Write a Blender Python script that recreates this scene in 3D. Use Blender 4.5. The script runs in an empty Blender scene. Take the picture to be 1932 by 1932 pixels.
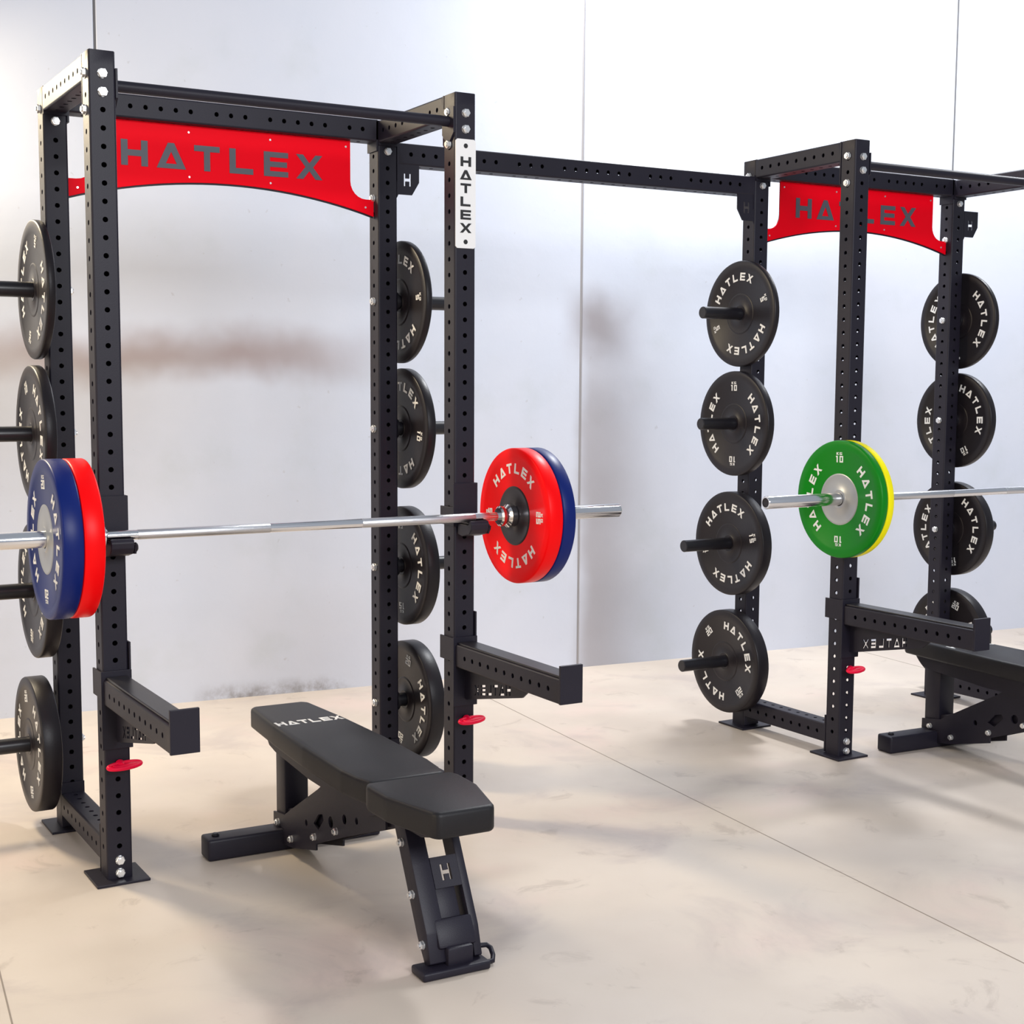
import bpy, bmesh, math, random
from mathutils import Vector, Matrix
from mathutils.geometry import tessellate_polygon

SC = bpy.context.scene
COL = SC.collection
PI = math.pi
random.seed(4)

# ------------------------------------------------------------------ camera
cam_data = bpy.data.cameras.new('camera')
cam = bpy.data.objects.new('camera', cam_data)
COL.objects.link(cam)
SC.camera = cam
yaw, pitch, roll = 0.5071, -0.0979, 0.0017
F = Vector((math.sin(yaw) * math.cos(pitch), math.cos(yaw) * math.cos(pitch), math.sin(pitch)))
R0 = Vector((math.cos(yaw), -math.sin(yaw), 0))
U0 = R0.cross(F)
R1 = R0 * math.cos(roll) + U0 * math.sin(roll)
U1 = U0 * math.cos(roll) - R0 * math.sin(roll)
cam.matrix_world = Matrix(((R1.x, U1.x, -F.x, -1.0614), (R1.y, U1.y, -F.y, -3.9975),
                           (R1.z, U1.z, -F.z, 1.4427), (0, 0, 0, 1)))
cam_data.sensor_width = 36
cam_data.lens = 2641.47 / 1932 * 36
cam_data.shift_x = (966 - 869.72) / 1932
cam_data.shift_y = (987.56 - 966) / 1932
cam_data.clip_start = 0.05
cam_data.clip_end = 200

# ------------------------------------------------------------------ light
SC.view_settings.view_transform = 'Standard'
SC.view_settings.look = 'None'
SC.view_settings.gamma = 1
SC.view_settings.exposure = 0.08
world = bpy.data.worlds.new('world')
SC.world = world
world.use_nodes = True
wb = world.node_tree.nodes['Background']
wb.inputs['Color'].default_value = (0.80, 0.88, 1.0, 1)
wb.inputs['Strength'].default_value = 0.40


def area(name, loc, target, size, energy, color, size_y=None):
    d = bpy.data.lights.new(name, 'AREA')
    d.shape = 'RECTANGLE'
    d.size = size
    d.size_y = size_y or size
    d.energy = energy
    d.color = color
    o = bpy.data.objects.new(name, d)
    COL.objects.link(o)
    o.location = loc
    v = Vector(target) - Vector(loc)
    o.rotation_euler = v.to_track_quat('-Z', 'Y').to_euler()
    return o


area('lamp_right', (3.65, 1.20, 4.15), (3.4, 0.9, 0), 0.45, 110, (0.96, 0.98, 1.0))
area('fill_far_right', (6.2, 0.6, 4.3), (6.0, 0.9, 0), 0.8, 75, (0.95, 0.97, 1.0))  # added fill light, brightens the right part of the wall
area('lamp_left', (-0.78, 1.97, 2.95), (0.0, 0.0, 0.4), 0.45, 78, (1.0, 0.83, 0.56), 0.7)
area('fill_front', (0.6, -7.0, 3.6), (1.4, 0.4, 1.4), 3.0, 270, (0.96, 0.97, 1.0), 1.6)  # added fill from behind the camera, brightens faces turned towards it
area('warm_light_left', (-4.6, -1.4, 2.0), (0.5, 0.0, 0.2), 2.6, 75, (1.0, 0.80, 0.52), 3.0)  # added warm light from the left, out of view; no door is built

# ------------------------------------------------------------------ materials


def mat(name, color, rough=0.5, metal=0.0, noise=None, bump=0.0, bscale=300, spec=0.5, coat=0.0):
    m = bpy.data.materials.new(name)
    m.use_nodes = True
    nt = m.node_tree
    b = nt.nodes['Principled BSDF']
    b.inputs['Base Color'].default_value = (*color, 1)
    b.inputs['Roughness'].default_value = rough
    b.inputs['Metallic'].default_value = metal
    b.inputs['Specular IOR Level'].default_value = spec
    b.inputs['Coat Weight'].default_value = coat
    tc = nt.nodes.new('ShaderNodeTexCoord')
    if noise:
        n = nt.nodes.new('ShaderNodeTexNoise')
        n.inputs['Scale'].default_value = noise[0]
        n.inputs['Detail'].default_value = 4
        mx = nt.nodes.new('ShaderNodeMix')
        mx.data_type = 'RGBA'
        mx.inputs['A'].default_value = (*[c * (1 - noise[1]) for c in color], 1)
        mx.inputs['B'].default_value = (*[min(1, c * (1 + noise[1])) for c in color], 1)
        nt.links.new(tc.outputs['Object'], n.inputs['Vector'])
        nt.links.new(n.outputs['Fac'], mx.inputs['Factor'])
        nt.links.new(mx.outputs['Result'], b.inputs['Base Color'])
    if bump:
        n2 = nt.nodes.new('ShaderNodeTexNoise')
        n2.inputs['Scale'].default_value = bscale
        n2.inputs['Detail'].default_value = 2
        bp = nt.nodes.new('ShaderNodeBump')
        bp.inputs['Strength'].default_value = bump
        bp.inputs['Distance'].default_value = 0.001
        nt.links.new(tc.outputs['Object'], n2.inputs['Vector'])
        nt.links.new(n2.outputs['Fac'], bp.inputs['Height'])
        nt.links.new(bp.outputs['Normal'], b.inputs['Normal'])
    return m


M_STEEL = mat('black_powder_coat', (0.0135, 0.0115, 0.021), 0.46, 0, (3, 0.25), 0.25, 420, spec=0.33)
M_BAR = mat('black_bar_coat', (0.012, 0.011, 0.015), 0.35)
M_CHROME = mat('chrome', (0.80, 0.80, 0.82), 0.16, 1.0)
M_KNURL = mat('knurled_steel', (0.70, 0.70, 0.72), 0.30, 1.0, (900, 0.2), 0.5, 900)
M_BOLT = mat('zinc_bolt', (0.86, 0.86, 0.86), 0.28, 0.85)
M_RUBBER = mat('black_rubber', (0.012, 0.009, 0.012), 0.40, 0, (6, 0.3), 0.2, 200, spec=0.35)
M_LETTER = mat('white_print', (0.85, 0.84, 0.82), 0.6)
M_LETTER_G = mat('grey_print', (0.095, 0.10, 0.125), 0.5)
M_RED_PANEL = mat('red_panel', (1.0, 0.0, 0.012), 0.5, 0, (4, 0.02), spec=0.08)
M_RED = mat('red_rubber', (1.0, 0.0, 0.002), 0.36, 0, (5, 0.02), spec=0.15)
M_BLUE = mat('blue_rubber', (0.001, 0.012, 0.135), 0.38, 0, (5, 0.1), spec=0.25)
M_GREEN = mat('green_rubber', (0.0, 0.22, 0.006), 0.38, 0, (5, 0.08), spec=0.25)
M_YELLOW = mat('yellow_rubber', (1.0, 0.88, 0.0), 0.4, 0, (5, 0.02), spec=0.25)
M_HUB = mat('steel_hub', (0.46, 0.47, 0.47), 0.38, 0.75)
M_HUB_DARK = mat('dark_hub', (0.035, 0.028, 0.032), 0.3, 0.3)
M_PIN = mat('red_pin', (0.95, 0.002, 0.05), 0.4, spec=0.25)
M_VINYL = mat('black_vinyl', (0.009, 0.008, 0.010), 0.48, 0, (5, 0.2), 0.35, 500, spec=0.36)
M_PLATE_W = mat('white_name_plate', (0.88, 0.87, 0.86), 0.45)
M_BLACK = mat('black_print', (0.012, 0.011, 0.012), 0.5)
M_JOINT = mat('joint_sealant', (0.17, 0.17, 0.18), 0.9)
M_JOINT_L = mat('pale_joint_sealant', (0.36, 0.34, 0.34), 0.9)
M_CUT = mat('floor_saw_cut', (0.30, 0.25, 0.21), 0.9)


def wall_material():
    m = bpy.data.materials.new('concrete_wall')
    m.use_nodes = True
    nt = m.node_tree
    N, Lk = nt.nodes, nt.links
    b = N['Principled BSDF']
    b.inputs['Roughness'].default_value = 0.75
    b.inputs['Specular IOR Level'].default_value = 0.25
    tc = N.new('ShaderNodeTexCoord')

    def noise(scale, detail, vec=None, rough=0.55):
        n = N.new('ShaderNodeTexNoise')
        n.inputs['Scale'].default_value = scale
        n.inputs['Detail'].default_value = detail
        n.inputs['Roughness'].default_value = rough
        Lk.new(vec or tc.outputs['Object'], n.inputs['Vector'])
        return n.outputs['Fac']

    def ramp(sock, p0, p1, v0=0.0, v1=1.0):
        r = N.new('ShaderNodeMapRange')
        r.interpolation_type = 'SMOOTHSTEP'
        r.inputs['From Min'].default_value = p0
        r.inputs['From Max'].default_value = p1
        r.inputs['To Min'].default_value = v0
        r.inputs['To Max'].default_value = v1
        Lk.new(sock, r.inputs['Value'])
        return r.outputs['Result']

    def mul(a, c):
        n = N.new('ShaderNodeMath')
        n.operation = 'MULTIPLY'
        for i, s in enumerate((a, c)):
            if isinstance(s, float):
                n.inputs[i].default_value = s
            else:
                Lk.new(s, n.inputs[i])
        return n.outputs[0]

    def mix(fac, a, col):
        n = N.new('ShaderNodeMix')
        n.data_type = 'RGBA'
        if isinstance(fac, float):
            n.inputs['Factor'].default_value = fac
        else:
            Lk.new(fac, n.inputs['Factor'])
        if isinstance(a, tuple):
            n.inputs['A'].default_value = (*a, 1)
        else:
            Lk.new(a, n.inputs['A'])
        n.inputs['B'].default_value = (*col, 1)
        return n.outputs['Result']

    sep = N.new('ShaderNodeSeparateXYZ')
    Lk.new(tc.outputs['Object'], sep.inputs[0])
    X, Z = sep.outputs['X'], sep.outputs['Z']
    c = mix(ramp(noise(0.7, 5), 0.35, 0.65), (0.66, 0.70, 0.80), (0.71, 0.735, 0.82))
    c = mix(ramp(noise(2.5, 8), 0.52, 0.75, 0, 0.35), c, (0.56, 0.60, 0.62))
    # brown horizontal band on the left, darker patch and strip beside the joint
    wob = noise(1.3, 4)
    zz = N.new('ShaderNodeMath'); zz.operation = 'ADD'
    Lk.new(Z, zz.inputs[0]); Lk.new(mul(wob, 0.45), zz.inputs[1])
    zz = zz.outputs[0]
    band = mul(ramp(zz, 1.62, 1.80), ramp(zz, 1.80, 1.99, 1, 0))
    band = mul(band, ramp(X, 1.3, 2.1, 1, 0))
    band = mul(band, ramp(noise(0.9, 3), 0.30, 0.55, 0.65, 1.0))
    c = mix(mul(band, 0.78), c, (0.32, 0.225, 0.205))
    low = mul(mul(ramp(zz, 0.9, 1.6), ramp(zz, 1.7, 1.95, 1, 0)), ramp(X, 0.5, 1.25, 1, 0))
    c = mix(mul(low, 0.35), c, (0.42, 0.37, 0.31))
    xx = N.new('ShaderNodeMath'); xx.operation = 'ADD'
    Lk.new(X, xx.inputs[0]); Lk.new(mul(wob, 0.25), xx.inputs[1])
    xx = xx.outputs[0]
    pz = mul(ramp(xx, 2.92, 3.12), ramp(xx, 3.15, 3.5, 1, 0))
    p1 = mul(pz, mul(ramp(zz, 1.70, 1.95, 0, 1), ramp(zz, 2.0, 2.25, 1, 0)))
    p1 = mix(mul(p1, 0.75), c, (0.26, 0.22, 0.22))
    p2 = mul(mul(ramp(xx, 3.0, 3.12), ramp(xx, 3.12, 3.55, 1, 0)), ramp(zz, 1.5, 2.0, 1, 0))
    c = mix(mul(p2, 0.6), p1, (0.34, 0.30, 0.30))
    # scuffs along the foot of the wall
    sc_ = mul(ramp(noise(3.0, 9, rough=0.7), 0.40, 0.60), ramp(Z, 0.01, 0.09, 1, 0))
    sc_ = mul(sc_, mul(ramp(X, 0.9, 1.1), ramp(X, 1.5, 1.8, 1, 0)))
    c = mix(mul(sc_, 0.8), c, (0.22, 0.19, 0.18))
    sp = ramp(noise(28, 2), 0.70, 0.76)
    c = mix(mul(sp, 0.25), c, (0.40, 0.38, 0.38))
    Lk.new(c, b.inputs['Base Color'])
    bp = N.new('ShaderNodeBump')
    bp.inputs['Strength'].default_value = 0.25
    bp.inputs['Distance'].default_value = 0.004
    Lk.new(noise(14, 8), bp.inputs['Height'])
    Lk.new(bp.outputs['Normal'], b.inputs['Normal'])
    return m


def floor_material():
    m = bpy.data.materials.new('concrete_floor')
    m.use_nodes = True
    nt = m.node_tree
    N, Lk = nt.nodes, nt.links
    b = N['Principled BSDF']
    b.inputs['Specular IOR Level'].default_value = 0.35
    tc = N.new('ShaderNodeTexCoord')

    def noise(scale, detail, rough=0.55, dist=0.0, off=0.0):
        mp = N.new('ShaderNodeMapping')
        mp.inputs['Location'].default_value = (off, off * 0.7, 0)
        Lk.new(tc.outputs['Object'], mp.inputs['Vector'])
        n = N.new('ShaderNodeTexNoise')
        n.inputs['Scale'].default_value = scale
        n.inputs['Detail'].default_value = detail
        n.inputs['Roughness'].default_value = rough
        n.inputs['Distortion'].default_value = dist
        Lk.new(mp.outputs['Vector'], n.inputs['Vector'])
        return n.outputs['Fac']

    def ramp(sock, p0, p1, v0=0.0, v1=1.0):
        r = N.new('ShaderNodeMapRange')
        r.interpolation_type = 'SMOOTHSTEP'
        r.inputs['From Min'].default_value = p0
        r.inputs['From Max'].default_value = p1
        r.inputs['To Min'].default_value = v0
        r.inputs['To Max'].default_value = v1
        Lk.new(sock, r.inputs['Value'])
        return r.outputs['Result']

    def mix(fac, a, col):
        n = N.new('ShaderNodeMix')
        n.data_type = 'RGBA'
        Lk.new(fac, n.inputs['Factor'])
        if isinstance(a, tuple):
            n.inputs['A'].default_value = (*a, 1)
        else:
            Lk.new(a, n.inputs['A'])
        n.inputs['B'].default_value = (*col, 1)
        return n.outputs['Result']

    c = mix(ramp(noise(0.8, 4), 0.32, 0.68), (0.575, 0.495, 0.425), (0.68, 0.595, 0.51))
    c = mix(ramp(noise(1.6, 5, off=7), 0.50, 0.75, 0, 0.6), c, (0.70, 0.54, 0.485))
    c = mix(ramp(noise(1.9, 6, 0.6, 0.6, 3), 0.52, 0.72, 0, 0.55), c, (0.46, 0.39, 0.365))
    c = mix(ramp(noise(5.5, 8, 0.65, 0.8, 11), 0.58, 0.70, 0, 0.45), c, (0.40, 0.33, 0.28))
    c = mix(ramp(noise(60, 3, 0.6), 0.70, 0.78, 0, 0.35), c, (0.30, 0.26, 0.23))
    Lk.new(c, b.inputs['Base Color'])
    Lk.new(ramp(noise(2.2, 5, off=5), 0.35, 0.7, 0.38, 0.60), b.inputs['Roughness'])
    bp = N.new('ShaderNodeBump')
    bp.inputs['Strength'].default_value = 0.12
    bp.inputs['Distance'].default_value = 0.003
    Lk.new(noise(40, 6), bp.inputs['Height'])
    Lk.new(bp.outputs['Normal'], b.inputs['Normal'])
    return m


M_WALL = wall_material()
M_FLOOR = floor_material()

# ------------------------------------------------------------------ helpers


def tag(o, label=None, cat=None, group=None, kind=None):
    if label:
        o['label'] = label
    if cat:
        o['category'] = cat
    if group:
        o['group'] = group
    if kind:
        o['kind'] = kind
    return o


def empty(name, loc, rz=0.0):
    o = bpy.data.objects.new(name, None)
    COL.objects.link(o)
    o.location = loc
    o.rotation_euler = (0, 0, rz)
    o.empty_display_size = 0.1
    return o


def build(name, bm, material, parent=None, smooth=None, loc=None):
    me = bpy.data.meshes.new(name)
    bm.normal_update()
    bm.to_mesh(me)
    bm.free()
    me.materials.append(material)
    if smooth is not None:
        me.shade_smooth()
        me.set_sharp_from_angle(angle=math.radians(smooth))
    o = bpy.data.objects.new(name, me)
    COL.objects.link(o)
    if parent:
        o.parent = parent
    if loc:
        o.location = loc
    return o


def copy_tree(o, parent=None):
    c = o.copy()
    COL.objects.link(c)
    c.parent = parent
    for ch in list(o.children):
        copy_tree(ch, c)
    return c


def T(x, y, z):
    return Matrix.Translation((x, y, z))


def RX(a): return Matrix.Rotation(a, 4, 'X')
def RY(a): return Matrix.Rotation(a, 4, 'Y')
def RZ(a): return Matrix.Rotation(a, 4, 'Z')


def box(bm, x0, x1, y0, y1, z0, z1, bevel=0.0, M=None, seg=2):
    vs = [bm.verts.new((x, y, z)) for x in (x0, x1) for y in (y0, y1) for z in (z0, z1)]
    fs = [(0, 1, 3, 2), (4, 6, 7, 5), (0, 4, 5, 1), (2, 3, 7, 6), (0, 2, 6, 4), (1, 5, 7, 3)]
    faces = [bm.faces.new([vs[i] for i in f]) for f in fs]
    if bevel:
        edges = list({e for f in faces for e in f.edges})
        r = bmesh.ops.bevel(bm, geom=edges, offset=bevel, segments=seg, affect='EDGES', profile=0.5)
        vs = list({v for f in r['faces'] for v in f.verts} | {v for v in vs if v.is_valid})
    if M:
        bmesh.ops.transform(bm, matrix=M, verts=vs)
    return vs


def prism(bm, loop, d0, d1, axis='z', bevel=0.0, holes=(), M=None, seg=2):
    """Extrude a 2-D outline. axis x: (a,b)->(d,a,b); y: (a,d,b); z: (a,b,d)."""
    def P(a, b, d):
        return (d, a, b) if axis == 'x' else ((a, d, b) if axis == 'y' else (a, b, d))
    loops = [list(loop)] + [list(h) for h in holes]
    flat = [q for lp in loops for q in lp]
    tris = tessellate_polygon([[Vector((q[0], q[1], 0)) for q in lp] for lp in loops])
    va = [bm.verts.new(P(q[0], q[1], d0)) for q in flat]
    vb = [bm.verts.new(P(q[0], q[1], d1)) for q in flat]
    if holes:
        for t in tris:
            try:
                bm.faces.new([va[i] for i in t])
                bm.faces.new([vb[i] for i in reversed(t)])
            except ValueError:
                pass
    else:
        n = len(flat)
        bm.faces.new(va)
        bm.faces.new(list(reversed(vb)))
    k = 0
    for lp in loops:
        n = len(lp)
        for i in range(n):
            j = (i + 1) % n
            bm.faces.new((va[k + i], va[k + j], vb[k + j], vb[k + i]))
        k += n
    vs = va + vb
    fs = list({f for v in vs for f in v.link_faces})
    bmesh.ops.recalc_face_normals(bm, faces=fs)
    if bevel and not holes:
        edges = list({e for f in fs for e in f.edges})
        r = bmesh.ops.bevel(bm, geom=edges, offset=bevel, segments=seg, affect='EDGES', profile=0.5)
        vs = list({v for f in r['faces'] for v in f.verts} | {v for v in vs if v.is_valid})
    if M:
        bmesh.ops.transform(bm, matrix=M, verts=vs)
    return vs


def lathe(bm, prof, seg=48, M=None):
    """prof: (r, h) pairs revolved about local Z; ends at r=0 are closed."""
    rings, vs = [], []
    for r, h in prof:
        if r < 1e-6:
            v = bm.verts.new((0, 0, h))
            rings.append([v]); vs.append(v)
        else:
            rg = [bm.verts.new((r * math.cos(2 * PI * i / seg), r * math.sin(2 * PI * i / seg), h)) for i in range(seg)]
            rings.append(rg); vs += rg
    for a, b in zip(rings, rings[1:]):
        for i in range(seg):
            j = (i + 1) % seg
            if len(a) == 1 and len(b) > 1:
                bm.faces.new((a[0], b[i], b[j]))
            elif len(b) == 1 and len(a) > 1:
                bm.faces.new((a[i], b[0], a[j]))
            elif len(a) > 1:
                bm.faces.new((a[i], b[i], b[j], a[j]))
    if M:
        bmesh.ops.transform(bm, matrix=M, verts=vs)
    return vs


def cyl(bm, r, h0, h1, seg=24, M=None, bev=0.0):
    if bev:
        pr = [(0, h0), (r - bev, h0), (r, h0 + bev), (r, h1 - bev), (r - bev, h1), (0, h1)]
    else:
        pr = [(0, h0), (r, h0), (r, h1), (0, h1)]
    return lathe(bm, pr, seg, M)


def sweep(bm, pts, r, seg=10):
    pts = [Vector(p) for p in pts]
    rings = []
    up = Vector((0.12, 0.2, 1)).normalized()
    for i, p in enumerate(pts):
        t = (pts[min(i + 1, len(pts) - 1)] - pts[max(i - 1, 0)]).normalized()
        a = t.cross(up).normalized()
        b = t.cross(a)
        rings.append([bm.verts.new(p + a * r * math.cos(2 * PI * k / seg) + b * r * math.sin(2 * PI * k / seg)) for k in range(seg)])
    for a, b in zip(rings, rings[1:]):
        for k in range(seg):
            j = (k + 1) % seg
            bm.faces.new((a[k], a[j], b[j], b[k]))
    bm.faces.new(rings[0]); bm.faces.new(list(reversed(rings[-1])))


def tube(bm, L, holes, w=0.075, r=0.006, hr=0.0078, M=None, d=None, wall=0.004):
    """Square steel tube along local Z from 0 to L, holes = 4 lists of heights, one per face (+X,+Y,-X,-Y).
    Outer and inner skins with round holes cut through."""
    d = d or w
    vs_all = []
    for skin, (hw, hd) in enumerate(((w / 2, d / 2), (w / 2 - wall, d / 2 - wall))):
        rr = r if skin == 0 else max(0.001, r - wall)
        for fi in range(4):
            half = (hd if fi % 2 == 0 else hw) - rr
            out = hw if fi % 2 == 0 else hd
            ang = fi * PI / 2
            ca, sa = round(math.cos(ang)), round(math.sin(ang))

            def V(u, z):
                x, y = out * ca - u * sa, out * sa + u * ca
                v = bm.verts.new((x, y, z)); vs_all.append(v)
                return v

            def F_(lst):
                f = bm.faces.new(lst if skin == 0 else list(reversed(lst)))
                return f
            hs = sorted(holes[fi])
            c = 0.021
            z = 0.0
            for h in hs:
                if h - c > z + 1e-5:
                    F_([V(-half, z), V(half, z), V(half, h - c), V(-half, h - c)])
                n = 16
                outer, inner = [], []
                for k in range(n):
                    side, q = divmod(k, 4)
                    s = -1 + 2 * q / 4
                    u_, z_ = [(s, -1), (1, s), (-s, 1), (-1, -s)][side]
                    outer.append(V(u_ * half, h + z_ * c))
                    a = math.atan2(z_ * c, u_ * half)
                    inner.append(V(hr * math.cos(a), h + hr * math.sin(a)))
                for k in range(n):
                    j = (k + 1) % n
                    F_([outer[k], outer[j], inner[j], inner[k]])
                if skin == 0:      # bore of the hole
                    di = (hw if fi % 2 == 0 else hd) - wall
                    ins = []
                    for v in inner:
                        p = v.co.copy()
                        if ca:
                            p.x = di * ca
                        else:
                            p.y = di * sa
                        q_ = bm.verts.new(p); vs_all.append(q_); ins.append(q_)
                    for k in range(n):
                        j = (k + 1) % n
                        bm.faces.new([inner[k], inner[j], ins[j], ins[k]])
                z = h + c
            F_([V(-half, z), V(half, z), V(half, L), V(-half, L)])
            # rounded corner after this face
            cx_, cy_ = (hw - rr), (hd - rr)
            sgn = [(1, 1), (-1, 1), (-1, -1), (1, -1)][fi]
            prev = None
            for k in range(4):
                a = ang + (PI / 2) * k / 3
                x, y = sgn[0] * cx_ + rr * math.cos(a), sgn[1] * cy_ + rr * math.sin(a)
                cur = (bm.verts.new((x, y, 0)), bm.verts.new((x, y, L)))
                vs_all += cur
                if prev:
                    F_([prev[0], cur[0], cur[1], prev[1]])
                prev = cur
    bmesh.ops.remove_doubles(bm, verts=vs_all, dist=1e-5)
    vs_all = [v for v in vs_all if v.is_valid]
    if M:
        bmesh.ops.transform(bm, matrix=M, verts=vs_all)
    return vs_all


def cap(bm, w, d, z0, z1, M=None, b=0.006):
    return box(bm, -w / 2, w / 2, -d / 2, d / 2, z0, z1, 0.002, M)


# lettering outlines in a unit cell (outer loop, holes...)
G = {
    'H': ([(0, 0), (.25, 0), (.25, .38), (.75, .38), (.75, 0), (1, 0), (1, 1), (.75, 1), (.75, .62), (.25, .62), (.25, 1), (0, 1)],),
    'A': ([(-.06, 0), (1.06, 0), (.62, 1), (.38, 1)], [(.29, .19), (.71, .19), (.5, .66)]),
    'T': ([(0, .77), (.38, .77), (.38, 0), (.62, 0), (.62, .77), (1, .77), (1, 1), (0, 1)],),
    'L': ([(0, 0), (.95, 0), (.95, .23), (.25, .23), (.25, 1), (0, 1)],),
    'E': ([(0, 0), (1, 0), (1, .22), (.25, .22), (.25, .39), (.95, .39), (.95, .61), (.25, .61), (.25, .78), (1, .78), (1, 1), (0, 1)],),
    'X': ([(-.05, 0), (.24, 0), (.5, .34), (.76, 0), (1.05, 0), (.66, .5), (1.05, 1), (.76, 1), (.5, .66), (.24, 1), (-.05, 1), (.34, .5)],),
    'K': ([(0, 0), (.25, 0), (.25, .36), (.70, 0), (1.0, 0), (.46, .5), (1.0, 1), (.70, 1), (.25, .64), (.25, 1), (0, 1)],),
    'G': ([(0, 0), (1, 0), (1, .55), (.5, .55), (.5, .36), (.76, .36), (.76, .2), (.24, .2), (.24, .8), (1, .8), (1, 1), (0, 1)],),
    '0': ([(0, 0), (1, 0), (1, 1), (0, 1)], [(.27, .2), (.73, .2), (.73, .8), (.27, .8)]),
    '1': ([(.35, 0), (.65, 0), (.65, 1), (.15, 1), (.15, .8), (.35, .8)],),
    '2': ([(0, 0), (1, 0), (1, .2), (.27, .2), (.27, .4), (1, .4), (1, 1), (0, 1), (0, .8), (.73, .8), (.73, .6), (0, .6)],),
    '5': ([(0, 0), (1, 0), (1, .6), (.27, .6), (.27, .8), (1, .8), (1, 1), (0, 1), (0, .4), (.73, .4), (.73, .2), (0, .2)],),
}


def glyph(bm, ch, fn, th):
    """fn maps (u, v) to a 3-D point and th is the offset vector of the raised face."""
    loops = G[ch]
    flat = [q for lp in loops for q in lp]
    tris = tessellate_polygon([[Vector((q[0], q[1], 0)) for q in lp] for lp in loops])
    lo = [bm.verts.new(fn(*q)) for q in flat]
    hi = [bm.verts.new(Vector(fn(*q)) + th) for q in flat]
    for t in tris:
        f = bm.faces.new([hi[i] for i in t])
        f.normal_update()
        if f.normal.dot(th) < 0:
            f.normal_flip()
    k = 0
    for lp in loops:
        n = len(lp)
        for i in range(n):
            j = (i + 1) % n
            bm.faces.new((lo[k + i], lo[k + j], hi[k + j], hi[k + i]))
        k += n


def word(bm, txt, org, ux, uy, cw, chh, pitch, th):
    """straight word; org lower left, ux/uy unit directions"""
    org, ux, uy, th = Vector(org), Vector(ux), Vector(uy), Vector(th)
    for i, ch in enumerate(txt):
        o = org + ux * pitch * i
        glyph(bm, ch, lambda u, v: o + ux * (u * cw) + uy * (v * chh), th)


def glyph_loops(txt, x0, z0, cw, chh, pitch, slope=0.0, mirror=False):
    out, islands = [], []
    n = len(txt)
    for i, ch in enumerate(txt):
        for li, lp in enumerate(G[ch]):
            pts = []
            for u, v in lp:
                a = x0 + pitch * i + u * cw
                pts.append((a, z0 + v * chh + slope * (a - x0)))
            (out if li == 0 else islands).append(pts)
    return out, islands


# ------------------------------------------------------------------ dimensions
W, D, S, H = 1.1521, 0.5597, 2.8622, 2.366
h = 0.0375
ZT, ZB = 2.302, 0.102
HOLES = [ZB + 0.05 * k for k in range(45)]

# ------------------------------------------------------------------ setting
WA = math.atan(-0.095)
WALL_M = T(0, 2.2, 0) @ RZ(WA)
JX = [-6.55, -4.18, -1.81, 0.56, 2.93, 5.30, 7.67, 10.04, 12.41]

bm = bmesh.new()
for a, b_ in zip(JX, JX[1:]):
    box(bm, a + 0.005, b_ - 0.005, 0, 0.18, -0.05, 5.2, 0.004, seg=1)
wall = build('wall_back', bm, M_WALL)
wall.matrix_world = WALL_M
tag(wall, 'pale grey concrete panel wall with soft brown marks', None, None, 'structure')
for i, a in enumerate(JX[1:-1]):
    bm = bmesh.new()
    box(bm, a - 0.0055, a + 0.0055, 0.003, 0.12, 0, 5.2)
    o = build('trim_%d' % (i + 1), bm, M_JOINT_L if abs(a - 2.93) < .1 else M_JOINT)
    o.matrix_world = WALL_M
    tag(o, kind='structure')
bm = bmesh.new()
box(bm, -7, 13, -9, 2.95, -0.15, 0)
fl = build('floor', bm, M_FLOOR)
tag(fl, 'smooth beige concrete floor with faint stains', None, None, 'structure')
for i, x0 in enumerate((-2.78, -0.385, 2.0, 4.37)):
    # saw-cut control joints, square to the wall
    bm = bmesh.new()
    box(bm, -0.002, 0.002, -9, 0, 0.0, 0.0006)
    o = build('trim_%d' % (i + 11), bm, M_CUT)
    dx = 0.095
    o.matrix_world = T(x0 + 0.205 * 1, 2.0 - 0.0, 0) @ RZ(-math.atan(0.1016)) if i != 99 else None
    tag(o, kind='structure')

# ------------------------------------------------------------------ racks


def hexbolt(M, r=0.0125, parent=None, name='bolt'):
    """bolt head with washer, axis local +Z"""
    bm = bmesh.new()
    cyl(bm, r * 1.08, 0, 0.0018, 20, M)
    cyl(bm, r * 1.1, 0.0018, 0.0105, 6, M, bev=0.0015)
    cyl(bm, r * 0.62, 0.0105, 0.0145, 12, M)
    return build(name, bm, M_BOLT, parent)


def upright(parent, x, y, loc_bolts, name_plate=False, rear=False):
    bm = bmesh.new()
    HS = [z - 0.007 for z in HOLES]
    tube(bm, H - 0.004, [HS, [z - 0.016 for z in HOLES], HS, HOLES], M=T(0, 0, 0.002))
    cap(bm, 0.071, 0.071, H - 0.006, H, M=None)
    o = build('upright', bm, M_STEEL, parent, smooth=35, loc=(x, y, 0))
    for M in loc_bolts:
        hexbolt(M, parent=o)
    return o


def front_bolts():
    return [T(0, -h, z) @ RX(PI / 2) for z in (ZT, ZT - 0.05, 0.062, 0.022 + 0.002)]


def letter_H_plate(parent, x0, sgn):
    """gusset under the end of a cross beam, letter cut right through it"""
    out = [(0, 0.115), (0.088, 0.115), (0.088, 0.045), (0.060, 0.0), (0.006, 0.0), (0.0, -0.012)]
    out = [(x0 + sgn * a, 2.118 + b) for a, b in out]
    hx, hz, s1, s2 = 0.042, 2.118 + 0.030, 0.029, 0.044
    hl = [(x0 + sgn * hx + (u - 0.5) * s1, hz + v * s2) for u, v in G['H'][0]]
    bm = bmesh.new()
    prism(bm, out, D - h + 0.002, D - h + 0.008, 'y', holes=[hl])
    return bm


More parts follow.
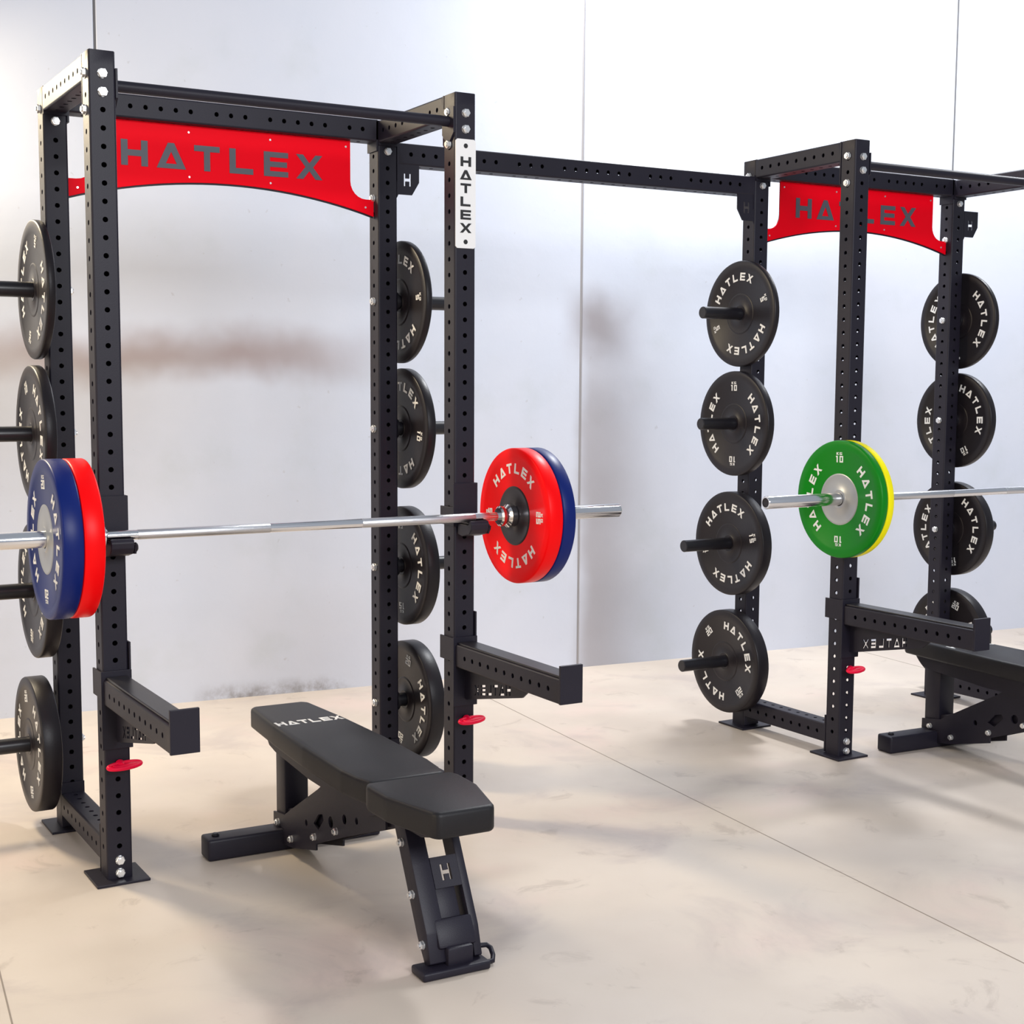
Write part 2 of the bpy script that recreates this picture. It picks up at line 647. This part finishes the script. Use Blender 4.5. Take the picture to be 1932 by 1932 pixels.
def rack(ox, label, with_plate):
    root = empty('power_rack', (ox, 0, 0))
    tag(root, label, 'rack', 'power racks')
    ups = {}
    fb = front_bolts()
    side_b = [T(-h, 0, z) @ RY(-PI / 2) for z in (ZT + 0.005, ZT - 0.095)]
    ups['lf'] = upright(root, 0, 0, fb + side_b)
    ups['rf'] = upright(root, W, 0, fb + side_b)
    peg_z = (1.742, 1.289, 0.788, 0.288)
    inner_l = [T(h, 0, z) @ RY(PI / 2) for z in peg_z]
    inner_r = [T(-h, 0, z) @ RY(-PI / 2) for z in peg_z]
    rb = [T(0, -h, 2.262) @ RX(PI / 2)]
    ups['lr'] = upright(root, 0, D, rb + inner_l + [T(-h, 0, ZT) @ RY(-PI / 2)])
    ups['rr'] = upright(root, W, D, rb + inner_r + [T(-h, 0, 2.102) @ RY(-PI / 2)])
    # floor plates
    for (x, y) in ((0, 0), (W, 0), (0, D), (W, D)):
        bm = bmesh.new()
        box(bm, -0.078, 0.078, -0.080, 0.078, 0.0, 0.008, 0.0015)
        build('base_plate', bm, M_STEEL, root, loc=(x, y, 0))
    # side beams (top and bottom), along Y
    Ls = D - 2 * h - 0.012
    hs = [0.04 + 0.05 * k for k in range(9)]
    for x in (0, W):
        for z, nm in ((H - 0.0385, 'top_side_beam'), (0.0835, 'bottom_side_beam')):
            bm = bmesh.new()
            tube(bm, Ls, [hs] * 4, M=T(0, h + 0.006, z) @ RX(-PI / 2))
            for y0, y1 in ((h, h + 0.006), (D - h - 0.006, D - h)):
                if nm[0] == 't' and y0 > 0.2:
                    out = [(-h, H - 0.001), (h, H - 0.001), (h, H - 0.085), (-h, H - 0.085)]
                elif nm[0] == 't':
                    out = [(-h, H - 0.001), (h, H - 0.001), (h, H - 0.155), (h - 0.015, H - 0.18), (-h + 0.015, H - 0.18), (-h, H - 0.155)]
                else:
                    out = [(-h, 0.155), (h, 0.155), (h, 0.010), (-h, 0.010)]
                prism(bm, out, y0, y1, 'y')
            o = build(nm, bm, M_STEEL, root, smooth=35, loc=(x, 0, 0))
            if nm[0] == 'b':
                hexbolt(T(0, h + 0.006, 0.136) @ RX(-PI / 2), parent=o)
            else:
                hexbolt(T(0.014, h + 0.006, H - 0.125) @ RX(-PI / 2), parent=o)
    # rear cross beam along X, with the holes missing at even gaps
    bm = bmesh.new()
    Lx = W - 2 * h
    grp = [q - h for q in (.096, .146, .238, .288, .338, .388, .438, .526, .576, .626, .714, .764, .814, .864, .914, 1.006, 1.056)]
    tube(bm, Lx, [grp] * 4, M=T(h, D, 2.3315) @ RY(PI / 2))
    for x0, x1 in ((h, h + 0.006), (W - h - 0.006, W - h)):
        box(bm, x0, x1, D - h, D + h, 2.262, H + 0.001)
    o = build('rear_cross_beam', bm, M_STEEL, root, smooth=35)
    # red name panel hung below it
    xc = W / 2
    xl, xr = 0.129, W - 0.129
    top = 2.2935
    out = [(xl, top), (xr, top), (xr, 2.156)]
    for k in range(1, 7):
        a = PI + (PI / 2) * k / 6
        out.append((xr + 0.060 + 0.060 * math.cos(a), 2.156 + 0.060 * math.sin(a)))
    out += [(W - h - 0.002, 2.096), (W - h - 0.002, 2.038)]
    for k in range(1, 24):
        x = (W - h) + (2 * h - W) * k / 24
        out.append((x, 2.038 + 0.076 * (1 - ((x - xc) / (xc - h)) ** 2)))
    out += [(h + 0.002, 2.038), (h + 0.002, 2.096)]
    for k in range(0, 6):
        a = -PI / 2 + (PI / 2) * k / 6
        out.append((xl - 0.060 + 0.060 * math.cos(a), 2.156 + 0.060 * math.sin(a)))
    out.append((xl, 2.156))
    bm = bmesh.new()
    prism(bm, out, D - 0.004, D + 0.001, 'y')
    panel = build('name_panel', bm, M_RED_PANEL, root)
    tag(panel, 'red arched steel panel with grey lettering')
    # dark steel backing that shows as a thin rim along the arch
    inner = [(x, z) for x, z in out]
    bm = bmesh.new()
    prism(bm, [(x, z - 0.006 if z < 2.12 else z) for x, z in out], D + 0.001, D + 0.004, 'y')
    build('panel_rim', bm, M_STEEL, root)
    bm = bmesh.new()
    word(bm, 'HATLEX', (0.214, D - 0.004, 2.150), (1, 0, 0), (0, 0, 1), 0.088, 0.082, 0.1220, (0, -0.0015, 0))
    build('lettering', bm, M_LETTER_G, panel)
    bm = bmesh.new()
    for x, z in ((0.147, 2.271), (0.44, 2.271), (0.725, 2.271), (1.005, 2.271), (0.44, 2.127), (0.725, 2.127), (1.08, 2.068), (0.072, 2.068)):
        cyl(bm, 0.0035, 0, 0.003, 12, T(x, D - 0.004, z) @ RX(PI / 2))
    build('panel_screw', bm, M_BOLT, panel)
    # round pull-up bar between the front posts
    bm = bmesh.new()
    cyl(bm, 0.0165, 0.006, Lx - 0.006, 28, T(h, 0, 2.2785) @ RY(PI / 2))
    for x0, x1 in ((h, h + 0.006), (W - h - 0.006, W - h)):
        prism(bm, [(-h, 2.320), (h, 2.320), (h, 2.24), (0.012, 2.215), (-0.012, 2.215), (-h, 2.24)], x0, x1, 'x')
    build('pull_up_bar', bm, M_STEEL, root, smooth=35)
    # storage pegs on the rear posts, pointing outwards
    for (x, sg) in ((0, -1), (W, 1)):
        for z, L in zip(peg_z, (0.232, 0.232, 0.308, 0.308)):
            bm = bmesh.new()
            Mx = T(x + sg * h, D, z) @ RY(sg * PI / 2)
            cyl(bm, 0.0245, 0.006, L, 28, Mx, bev=0.003)
            cyl(bm, 0.037, 0.0, 0.010, 28, Mx)
            build('storage_peg', bm, M_BAR, root, smooth=35)
    # gussets where the connecting beams arrive
    for x, sg in ((W + h, 1), (-h, -1))[:1 if with_plate else 2]:
        build('gusset_plate', letter_H_plate(root, x, sg), M_STEEL, root)
    if with_plate:
        bm = bmesh.new()
        zz0, zz1 = 1.880, 2.221
        yy = -h - 0.003
        prism(bm, [(W - 0.0365, zz0 + .006), (W - 0.030, zz0), (W + 0.030, zz0), (W + 0.0365, zz0 + .006), (W + 0.0365, zz1 - .006),
                   (W + 0.030, zz1), (W - 0.030, zz1), (W - 0.0365, zz1 - .006)], yy, -h, 'y')
        sp = build('name_plate', bm, M_PLATE_W, root)
        tag(sp, 'white vertical name plate with black letters')
        bm = bmesh.new()
        for i, ch in enumerate('HATLEX'):
            glyph(bm, ch, lambda u, v: Vector((W - 0.019 + u * 0.038, yy, 2.136 - 0.0415 * i + v * 0.030)), Vector((0, -0.0012, 0)))
        for z in (2.200, 1.900):
            lathe(bm, [(0.0, 0.0006), (0.0075, 0.0006), (0.0075, 0)], 20, T(W, yy, z) @ RX(PI / 2))
        build('lettering', bm, M_BLACK, sp)
    return root


rack1 = rack(0, 'near black steel power rack on the left, white name plate on its right front post', True)
rack2 = rack(S, 'farther black steel power rack on the right, cut off by the picture edge', False)

# beam that ties both racks together
root = empty('connecting_beam', (0, 0, 0))
tag(root, 'long black perforated steel beam joining the two power racks near the top', 'beam')
bm = bmesh.new()
x0, x1 = W + h, S - h
Lb = x1 - x0
hl = [0.049 + 0.05 * k for k in (0, 1, 2, 4, 6, 7, 9, 10, 11, 13, 14, 15, 16, 17, 18, 19, 21, 22, 23, 25, 26, 27, 28, 29, 30)]
tube(bm, Lb - 0.012, [hl] * 4, M=T(x0 + 0.006, D, 2.2595) @ RY(PI / 2), w=0.075)
build('beam', bm, M_STEEL, root, smooth=35)
for xa in (x0, x1 - 0.006):
    bm = bmesh.new()
    box(bm, xa, xa + 0.006, D - h, D + h, 2.165, 2.302)
    build('end_plate', bm, M_STEEL, root)

# ------------------------------------------------------------------ spotter arms


def spotter(x):
    root = empty('spotter_arm', (x, 0, 0))
    z0, z1 = 0.527, 0.602
    bm = bmesh.new()
    Larm = 0.672 - h - 0.014
    ha = [0.06 + 0.05 * k for k in range(11)]
    # local Z of the tube runs towards -Y; face order +X,+Y(top/bottom)...
    tube(bm, Larm, [ha, [], ha, []], M=T(0, -h - 0.008, (z0 + z1) / 2) @ RX(PI / 2))
    build('arm', bm, M_STEEL, root, smooth=35)
    bm = bmesh.new()
    box(bm, -0.0385, 0.0385, -0.674, -0.664, 0.527, 0.641, 0.0015)
    build('end_plate', bm, M_STEEL, root)
    bm = bmesh.new()     # plastic strip that protects the bar
    box(bm, -0.031, 0.031, -0.662, -h - 0.010, z1, z1 + 0.007, 0.002)
    build('arm_liner', bm, M_BAR, root)
    bm = bmesh.new()     # bracket: front plate, two cheeks
    box(bm, -0.0445, 0.0445, -h - 0.008, -h - 0.0005, 0.395, 0.625, 0.001)
    box(bm, 0.0385, 0.0445, -h - 0.004, h, 0.600, 0.705, 0.001)
    box(bm, -0.0445, -0.0385, -h - 0.004, h + 0.012, 0.545, 0.622, 0.001)
    build('bracket', bm, M_STEEL, root)
    # triangular gusset with the name cut out of it
    out = [(-h - 0.008, z0 + 0.001), (-h - 0.008, 0.420), (-h - 0.020, 0.418), (-0.405, 0.492), (-0.455, z0 + 0.001)]
    holes, islands = glyph_loops('HATLEX', 0, 0, 0.029, 0.034, 0.039)
    # reads from the right-hand side: first letter farthest from the post
    def mp(pts):
        return [(-0.337 + a, 0.4855 - 0.19 * a + b) for a, b in pts]
    bm = bmesh.new()
    prism(bm, out, -0.003, 0.003, 'x', holes=[mp(p) for p in holes])
    for p in islands:
        prism(bm, mp(p), -0.003, 0.003, 'x')
    build('gusset_plate', bm, M_STEEL, root)
    # red locking pin with its looped handle
    bm = bmesh.new()
    n = 28
    ring = []
    zc, yc = 0.350, -h - 0.030
    Mr = T(0.012, yc, zc) @ RZ(0.25) @ RX(0.05)
    for i in range(n + 1):
        a = 2 * PI * i / n
        ring.append(Mr @ Vector((0.052 * math.cos(a), 0.017 * math.sin(a), 0.003 * math.sin(a))))
    sweep(bm, ring, 0.0062, 8)
    lathe(bm, [(0, 0), (0.012, 0.001), (0.014, 0.008), (0.011, 0.022), (0.008, 0.030), (0, 0.030)], 20, T(0.004, -h - 0.001, zc) @ RX(PI / 2))
    box(bm, -0.036, 0.05, -0.010, 0.010, -0.0045, 0.0045, 0.003, Mr)
    p = build('locking_pin', bm, M_PIN, root, smooth=50)
    tag(p, 'red locking pin')
    return root


sp_labels = ['black steel spotter arm on the left front post of the near rack',
             'black steel spotter arm on the near rack post with the white name plate',
             'black steel spotter arm on the farther rack, in front of its bench']
sp0 = spotter(0)
for i, x in enumerate((0, W, S)):
    o = sp0 if i == 0 else copy_tree(sp0)
    o.location = (x, 0, 0)
    tag(o, sp_labels[i], 'spotter arm', 'spotter arms on the front posts')

# ------------------------------------------------------------------ J cups


def jcup(x):
    root = empty('j_cup', (x, 0, 1.0))
    bm = bmesh.new()
    box(bm, -0.0445, 0.0445, -h - 0.007, -h - 0.0005, -0.010, 0.130, 0.001)
    box(bm, 0.0385, 0.0445, -h - 0.004, h, 0.030, 0.130, 0.001)
    box(bm, -0.0445, -0.0385, -h - 0.004, h + 0.01, -0.008, 0.052, 0.001)
    prism(bm, [(-h - 0.007, -0.010), (-h - 0.007, -0.035), (-0.075, -0.040), (-0.120, -0.030), (-0.134, -0.014), (-0.136, 0.004),
               (-0.130, 0.013), (-0.122, 0.014), (-0.117, 0.004), (-0.112, 0.0), (-h - 0.007, 0.0)], -0.030, 0.036, 'x', bevel=0.003, seg=3)
    prism(bm, [(0.02, 0.03), (0.02, 0.0), (-0.04, -0.036), (-0.120, -0.030), (-0.133, -0.004), (-0.08, -0.001), (-0.055, 0.03)], 0.0385, 0.0445, 'x')
    build('cup_bracket', bm, M_STEEL, root)
    bm = bmesh.new()
    box(bm, -0.026, 0.034, -0.1105, -h - 0.008, 0.0015, 0.0075, 0.002, RX(-0.0))
    build('cup_liner', bm, M_BAR, root)
    bm = bmesh.new()
    cyl(bm, 0.014, 0, 0.010, 20, T(0.040, -0.112, -0.012) @ RY(PI / 2), bev=0.004)
    build('knob', bm, M_BAR, root, smooth=40)
    return root


jc_labels = ['black bar holder under the barbell on the left front post of the near rack',
             'black bar holder on the near rack post that has the white name plate',
             'black bar holder on the farther rack, behind the green plate']
j0 = jcup(0)
for i, x in enumerate((0, W, S)):
    o = j0 if i == 0 else copy_tree(j0)
    o.location = (x, 0, 1.0 - 0.0005)
    tag(o, jc_labels[i], 'bar holder', 'bar holders on the front posts')

# ------------------------------------------------------------------ barbells
BY, BZ = -0.098, 1.0215


def barbell(xc, label):
    root = empty('barbell', (xc, BY, BZ))
    tag(root, label, 'barbell', 'barbells on the racks')
    R = RY(PI / 2)
    bm = bmesh.new()
    cyl(bm, 0.0142, -0.668, 0.668, 28, R)
    build('shaft', bm, M_CHROME, root, smooth=35)
    for a, b in ((-0.55, -0.15), (0.15, 0.55)):
        bm = bmesh.new()       # knurled grip
        lathe(bm, [(0.0141, a), (0.01455, a + .001), (0.01455, b - .001), (0.0141, b)], 28, R)
        build('knurling', bm, M_KNURL, root, smooth=35)
    for s in (-1, 1):
        R2 = RY(s * PI / 2)
        bm = bmesh.new()
        lathe(bm, [(0.0142, 0.640), (0.027, 0.640), (0.033, 0.645), (0.033, 0.655), (0.027, 0.660), (0.027, 0.666), (0.033, 0.670),
                   (0.038, 0.674), (0.038, 0.692), (0.036, 0.695), (0.0235, 0.695)], 36, R2)
        build('collar', bm, M_CHROME, root, smooth=35)
        bm = bmesh.new()
        lathe(bm, [(0.0235, 0.69), (0.0235, 1.112), (0.0215, 1.115), (0.0175, 1.115), (0.0175, 1.108), (0, 1.108)], 36, R2)
        sl = build('sleeve', bm, M_CHROME, root, smooth=35)
        bm = bmesh.new()
        cyl(bm, 0.0172, 1.1075, 1.1115, 24, R2)
        build('end_cap', bm, M_HUB_DARK, sl)
    return root


BC1, BC2 = 0.6035, 3.487
barbell(BC1, 'chrome barbell across the near rack, loaded with red and blue plates')
barbell(BC2, 'chrome barbell across the farther rack, green plate on its left end')

# ------------------------------------------------------------------ weight plates


def weight_plate(r, t, body_m, num, phi, hub_r, hub_m, letters_m, hub_label=None):
    """disc with its axis on X; the side facing -X is the one the picture shows"""
    root = empty('weight_plate', (0, 0, 0))
    R = RY(PI / 2)
    hf = t / 2
    bm = bmesh.new()
    bv = min(0.005, t * 0.2)
    pr = [(0.0253, -hf + 0.004)]
    half = [(hub_r + 0.002, 0.004), (hub_r + 0.006, 0.0025), (r - 0.038, 0.0025), (r - 0.034, 0.0), (r - bv, 0.0), (r - bv * 0.35, bv * 0.3), (r, bv)]
    for rr, dd in half:
        pr.append((rr, -hf + dd))
    for rr, dd in reversed(half):
        pr.append((rr, hf - dd))
    pr.append((0.0253, hf - 0.004))
    lathe(bm, pr + [pr[0]], 72, R)
    build('rubber_disc', bm, body_m, root, smooth=40)
    bm = bmesh.new()
    lathe(bm, [(0.0252, -hf + 0.001), (0.034, -hf + 0.0005), (0.037, -hf + 0.003), (hub_r - 0.006, -hf + 0.003), (hub_r - 0.002, -hf + 0.0018),
               (hub_r + 0.002, -hf + 0.0035), (hub_r + 0.002, hf - 0.0035), (hub_r - 0.002, hf - 0.0018), (hub_r - 0.006, hf - 0.003),
               (0.037, hf - 0.003), (0.034, hf - 0.0005), (0.0252, hf - 0.001), (0.0252, -hf + 0.001)], 48, R)
    hb = build('hub', bm, hub_m, root, smooth=40)
    if hub_label:
        tag(hb, hub_label)
    bm = bmesh.new()
    f = r / 0.217
    Rl = 0.140 * f
    for side in (-1, 1):
        xs = side * (hf - 0.0025)
        off = Vector((side * 0.0012, 0, 0))

        def put(ch, ang, r0, cw, chh, shift=0.0):
            ca, sa = math.cos(ang), math.sin(ang)
            def fn(u, v):
                a_ = (u - 0.5) * cw + shift
                b_ = r0 + v * chh
                px = b_ * ca + a_ * sa
                pz = b_ * sa - a_ * ca
                return (xs, side * px, pz)
            glyph(bm, ch, fn, off)
        for k in (0, 1):
            base = phi + PI * k
            for i, ch in enumerate(num):
                sh = (i - (len(num) - 1) / 2) * 0.021 * f
                put(ch, base, Rl - 0.004, 0.017 * f, 0.024 * f, sh)
            for i, ch in enumerate('KG'):
                put(ch, base, Rl + 0.0235 * f, 0.0115 * f, 0.010 * f, (i - 0.5) * 0.016 * f)
            for i, ch in enumerate('HATLEX'):
                put(ch, base - PI / 2 + (2.5 - i) * math.radians(17.5), Rl - 0.004, 0.030 * f, 0.032 * f)
    build('lettering', bm, letters_m, root)
    return root


deg = math.radians
TH = (0.026, 0.036, 0.050, 0.060)
NUM = ('5', '10', '15', '20')
ZP = (1.742, 1.289, 0.788, 0.288)
GR = 'black storage plates on the rack pegs'
POS = ['topmost', 'second from top', 'third from top', 'lowest']
on_l, on_r = 'on the farther rack left side', 'on the farther rack right side'
sets = [
    # x face, direction, gaps, angles, where
    (-h, -1, (0.014, 0.022, 0.016, 0.031), (70, 110, 80, 100), 'on the far left post'),
    (W + h, 1, (0.021, 0.026, 0.028, 0.040), (4, -8, 92, 78), 'between the near rack right posts'),
    (S - h, -1, (0.012, 0.025, 0.023, 0.024), (21, 90, 14, 132), on_l),
    (S + W + h, 1, (0.016, 0.012, 0.011, 0.013), (93, 118, 101, 70), on_r),
]
for si, (xf, sg, gaps, angs, where) in enumerate(sets):
    for k in range(4):
        root = weight_plate(0.2175, TH[k], M_RUBBER, NUM[k], deg(angs[k]), 0.082, M_RUBBER, M_LETTER)
        xc = xf + sg * (gaps[k] + TH[k] / 2)
        # the 50 mm bore hangs on the top of the peg
        root.location = (xc, D, ZP[k] - 0.0007)
        tag(root, 'black weight plate, %s of four %s' % (POS[k], where), 'weight plate', GR)

barp = [
    (BC1 - 0.6965, -1, 0.056, M_RED, '25', 0, M_HUB_DARK, 'red weight plate on the left end of the near barbell', None),
    (BC1 - 0.6965 - 0.0565, -1, 0.056, M_BLUE, '20', 92, M_HUB, 'blue weight plate outermost on the left end of the near barbell', 'steel hub disc'),
    (BC1 + 0.6965, 1, 0.052, M_RED, '25', 2, M_HUB_DARK, 'red weight plate on the right end of the near barbell', 'dark hub disc'),
    (BC1 + 0.6965 + 0.0525, 1, 0.048, M_BLUE, '20', 40, M_HUB, 'blue weight plate behind the red one, right end of the near barbell', None),
    (BC2 - 0.6965, -1, 0.030, M_YELLOW, '15', 50, M_HUB, 'yellow weight plate behind the green one on the farther barbell', None),
    (BC2 - 0.6965 - 0.0305, -1, 0.032, M_GREEN, '10', 91, M_HUB, 'green weight plate on the left end of the farther barbell', 'grey steel hub disc'),
]
for x, sg, t, m, num, ph, hm, lab, hl_ in barp:
    root = weight_plate(0.2215, t, m, num, deg(ph), 0.095, hm, M_LETTER, hl_)
    root.location = (x + sg * t / 2, BY, BZ - 0.001)
    tag(root, lab, 'weight plate', 'coloured plates on the barbells')

# ------------------------------------------------------------------ benches


def bench(loc, rz, label):
    root = empty('weight_bench', loc, rz)
    tag(root, label, 'bench', 'adjustable benches')
    # rear foot, a wide tube lying on the floor with end caps
    bm = bmesh.new()
    box(bm, -0.287, 0.287, -0.04, 0.04, 0.0, 0.068, 0.009, seg=3)
    ft = build('rear_foot', bm, M_STEEL, root, smooth=40)
    bm = bmesh.new()
    cyl(bm, 0.012, 0, 0.011, 16, T(-0.252, 0, 0.066), bev=0.004)
    build('foot_button', bm, M_BAR, ft, smooth=40)
    # rear post
    bm = bmesh.new()
    box(bm, -0.039, 0.039, -0.040, 0.040, 0.068, 0.352, 0.005)
    box(bm, -0.046, 0.046, -0.048, 0.048, 0.067, 0.074, 0.002)
    post = build('rear_post', bm, M_STEEL, root, smooth=40)
    # spine beam climbing to the front leg
    bm = bmesh.new()
    L0, L1 = Vector((0, 0.02, 0.085)), Vector((0, -0.86, 0.335))
    dv = L1 - L0
    box(bm, -0.03, 0.03, 0, dv.length, -0.030, 0.030, 0.004, T(*L0) @ RX(math.atan2(dv.z, dv.y)))
    build('spine_beam', bm, M_STEEL, root, smooth=40)
    # side plates with adjustment holes
    def circ(y, z, r, n=14):
        return [(y + r * math.cos(2 * PI * i / n), z + r * math.sin(2 * PI * i / n)) for i in range(n)]
    outp = [(0.046, 0.008), (-0.12, 0.033), (-0.31, 0.082), (-0.31, 0.102), (-0.50, 0.176), (-0.80, 0.286), (-0.80, 0.330),
            (-0.42, 0.330), (-0.33, 0.272), (-0.18, 0.190), (-0.05, 0.118), (0.046, 0.104)]
    holes = [circ(-0.235, 0.145, 0.010), [(-0.295, 0.160), (-0.330, 0.150), (-0.372, 0.190), (-0.362, 0.206), (-0.330, 0.196)],
             circ(-0.425, 0.200, 0.017), circ(-0.525, 0.236, 0.014), circ(-0.61, 0.255, 0.010)]
    for x in (-0.046, 0.040):
        bm = bmesh.new()
        prism(bm, outp, x, x + 0.006, 'x', holes=holes)
        pl = build('side_plate', bm, M_STEEL, root)
        if x < 0:
            for (y, z) in ((0.0, 0.028), (0.0, 0.082), (-0.115, 0.060), (-0.305, 0.122), (-0.47, 0.186)):
                hexbolt(T(x, y, z) @ RY(-PI / 2), 0.010, pl)
    # pad frame: two long rails with curved rear end under the backrest
    rail = [(0.065, 0.366), (0.060, 0.345), (0.035, 0.322), (-0.02, 0.312), (-0.30, 0.296), (-0.72, 0.300), (-0.80, 0.330), (-0.80, 0.366)]
    for x in (-0.062, 0.056):
        bm = bmesh.new()
        prism(bm, rail, x, x + 0.006, 'x')
        build('backrest_rail', bm, M_STEEL, root)
    bm = bmesh.new()
    for y in (0.045, -0.35, -0.70):
        box(bm, -0.056, 0.056, y - 0.03, y + 0.01, 0.352, 0.366)
    build('backrest_crossbar', bm, M_STEEL, root)
    # backrest pad
    def pad(name, out, z0, z1, zoff=0.0):
        bm = bmesh.new()
        prism(bm, out, z0, z1, 'z', bevel=0.011, seg=3)
        return build(name, bm, M_VINYL, root, smooth=50)
    out = [(-0.085, 0.115), (0.078, 0.115), (0.097, 0.095), (0.118, -0.15), (0.130, -0.42), (0.130, -0.70), (0.122, -0.78), (0.108, -0.838),
           (-0.108, -0.838), (-0.122, -0.78), (-0.130, -0.70), (-0.130, -0.42), (-0.118, -0.15), (-0.102, 0.095)]
    bp = pad('backrest_pad', out, 0.366, 0.431)
    bm = bmesh.new()
    word(bm, 'HATLEX', (-0.106, -0.172, 0.431), (1, 0, 0), (0, 1, 0), 0.0300, 0.044, 0.0362, (0, 0, 0.0008))
    build('lettering', bm, M_LETTER, bp)
    out = [(-0.122, -0.844), (0.122, -0.844), (0.132, -0.875), (0.130, -0.98), (0.085, -1.150), (0.073, -1.164), (-0.073, -1.164),
           (-0.085, -1.150), (-0.130, -0.98), (-0.132, -0.875)]
    pad('seat_pad', out, 0.366, 0.433)
    bm = bmesh.new()
    prism(bm, [(-0.83, 0.366), (-0.83, 0.325), (-1.02, 0.330), (-1.085, 0.348), (-1.085, 0.366)], -0.05, 0.05, 'x')
    build('seat_bracket', bm, M_STEEL, root)
    # front leg: two slanting flat tubes, the badge plate and lower box between them
    a0, a1 = Vector((0, -0.905, 0.345)), Vector((0, -1.075, 0.022))
    dv = a1 - a0
    Ml = T(*a0) @ RX(math.atan2(dv.y, -dv.z) + PI)
    for xa, xb in ((-0.060, -0.010), (0.064, 0.086)):
        bm = bmesh.new()
        ln = dv.length
        prism(bm, [(-0.030, 0), (0.030, 0), (0.028, -ln * 0.8), (0.016, -ln), (-0.016, -ln), (-0.030, -ln * 0.8)], xa, xb, 'x', bevel=0.003,
              M=T(*a0) @ RX(-math.atan2(-dv.y, -dv.z)))
        lg = build('front_leg', bm, M_STEEL, root, smooth=40)
        if xa < 0:
            for q in (0.16, 0.52, 0.86):
                p_ = a0 + dv * q
                hexbolt(T(xa, p_.y, p_.z) @ RY(-PI / 2), 0.010, lg)
    Mp = T(*a0) @ RX(-math.atan2(-dv.y, -dv.z))
    bm = bmesh.new()
    hl2 = [(0.028 + (u - 0.5) * 0.028, -0.172 + v * 0.040) for u, v in G['H'][0]]
    prism(bm, [(-0.010, -0.190), (0.064, -0.190), (0.064, -0.112), (-0.010, -0.112)], -0.030, -0.025, 'y', holes=[hl2], M=Mp)
    build('badge_plate', bm, M_STEEL, root)
    bm = bmesh.new()
    box(bm, -0.010, 0.046, -0.024, 0.026, -0.275, -0.180, 0.004, Mp)
    box(bm, -0.034, 0.072, -0.033, 0.026, -0.335, -0.262, 0.008, Mp)
    build('leg_block', bm, M_STEEL, root, smooth=40)
    bm = bmesh.new()
    box(bm, -0.016, 0.056, -1.100, -1.03, 0.012, 0.066, 0.006)
    build('foot_bracket', bm, M_STEEL, root, smooth=40)
    bm = bmesh.new()
    box(bm, -0.092, 0.095, -1.118, -1.045, 0.0, 0.022, 0.006, seg=3)
    build('front_foot', bm, M_STEEL, root, smooth=40)
    bm = bmesh.new()
    sweep(bm, [(0.040, -1.046, 0.034), (0.095, -1.050, 0.036), (0.116, -1.055, 0.036), (0.123, -1.064, 0.030), (0.121, -1.080, 0.018),
               (0.112, -1.095, 0.010), (0.090, -1.098, 0.010)], 0.0065, 10)
    build('carry_handle', bm, M_STEEL, root, smooth=60)
    return root


bench((0.5640, 0.018, 0), deg(-1.2), 'black adjustable bench on the floor inside the near rack')
bench((3.332, -0.075, 0), deg(-3.2), 'black adjustable bench inside the farther rack, cut off by the right picture edge')
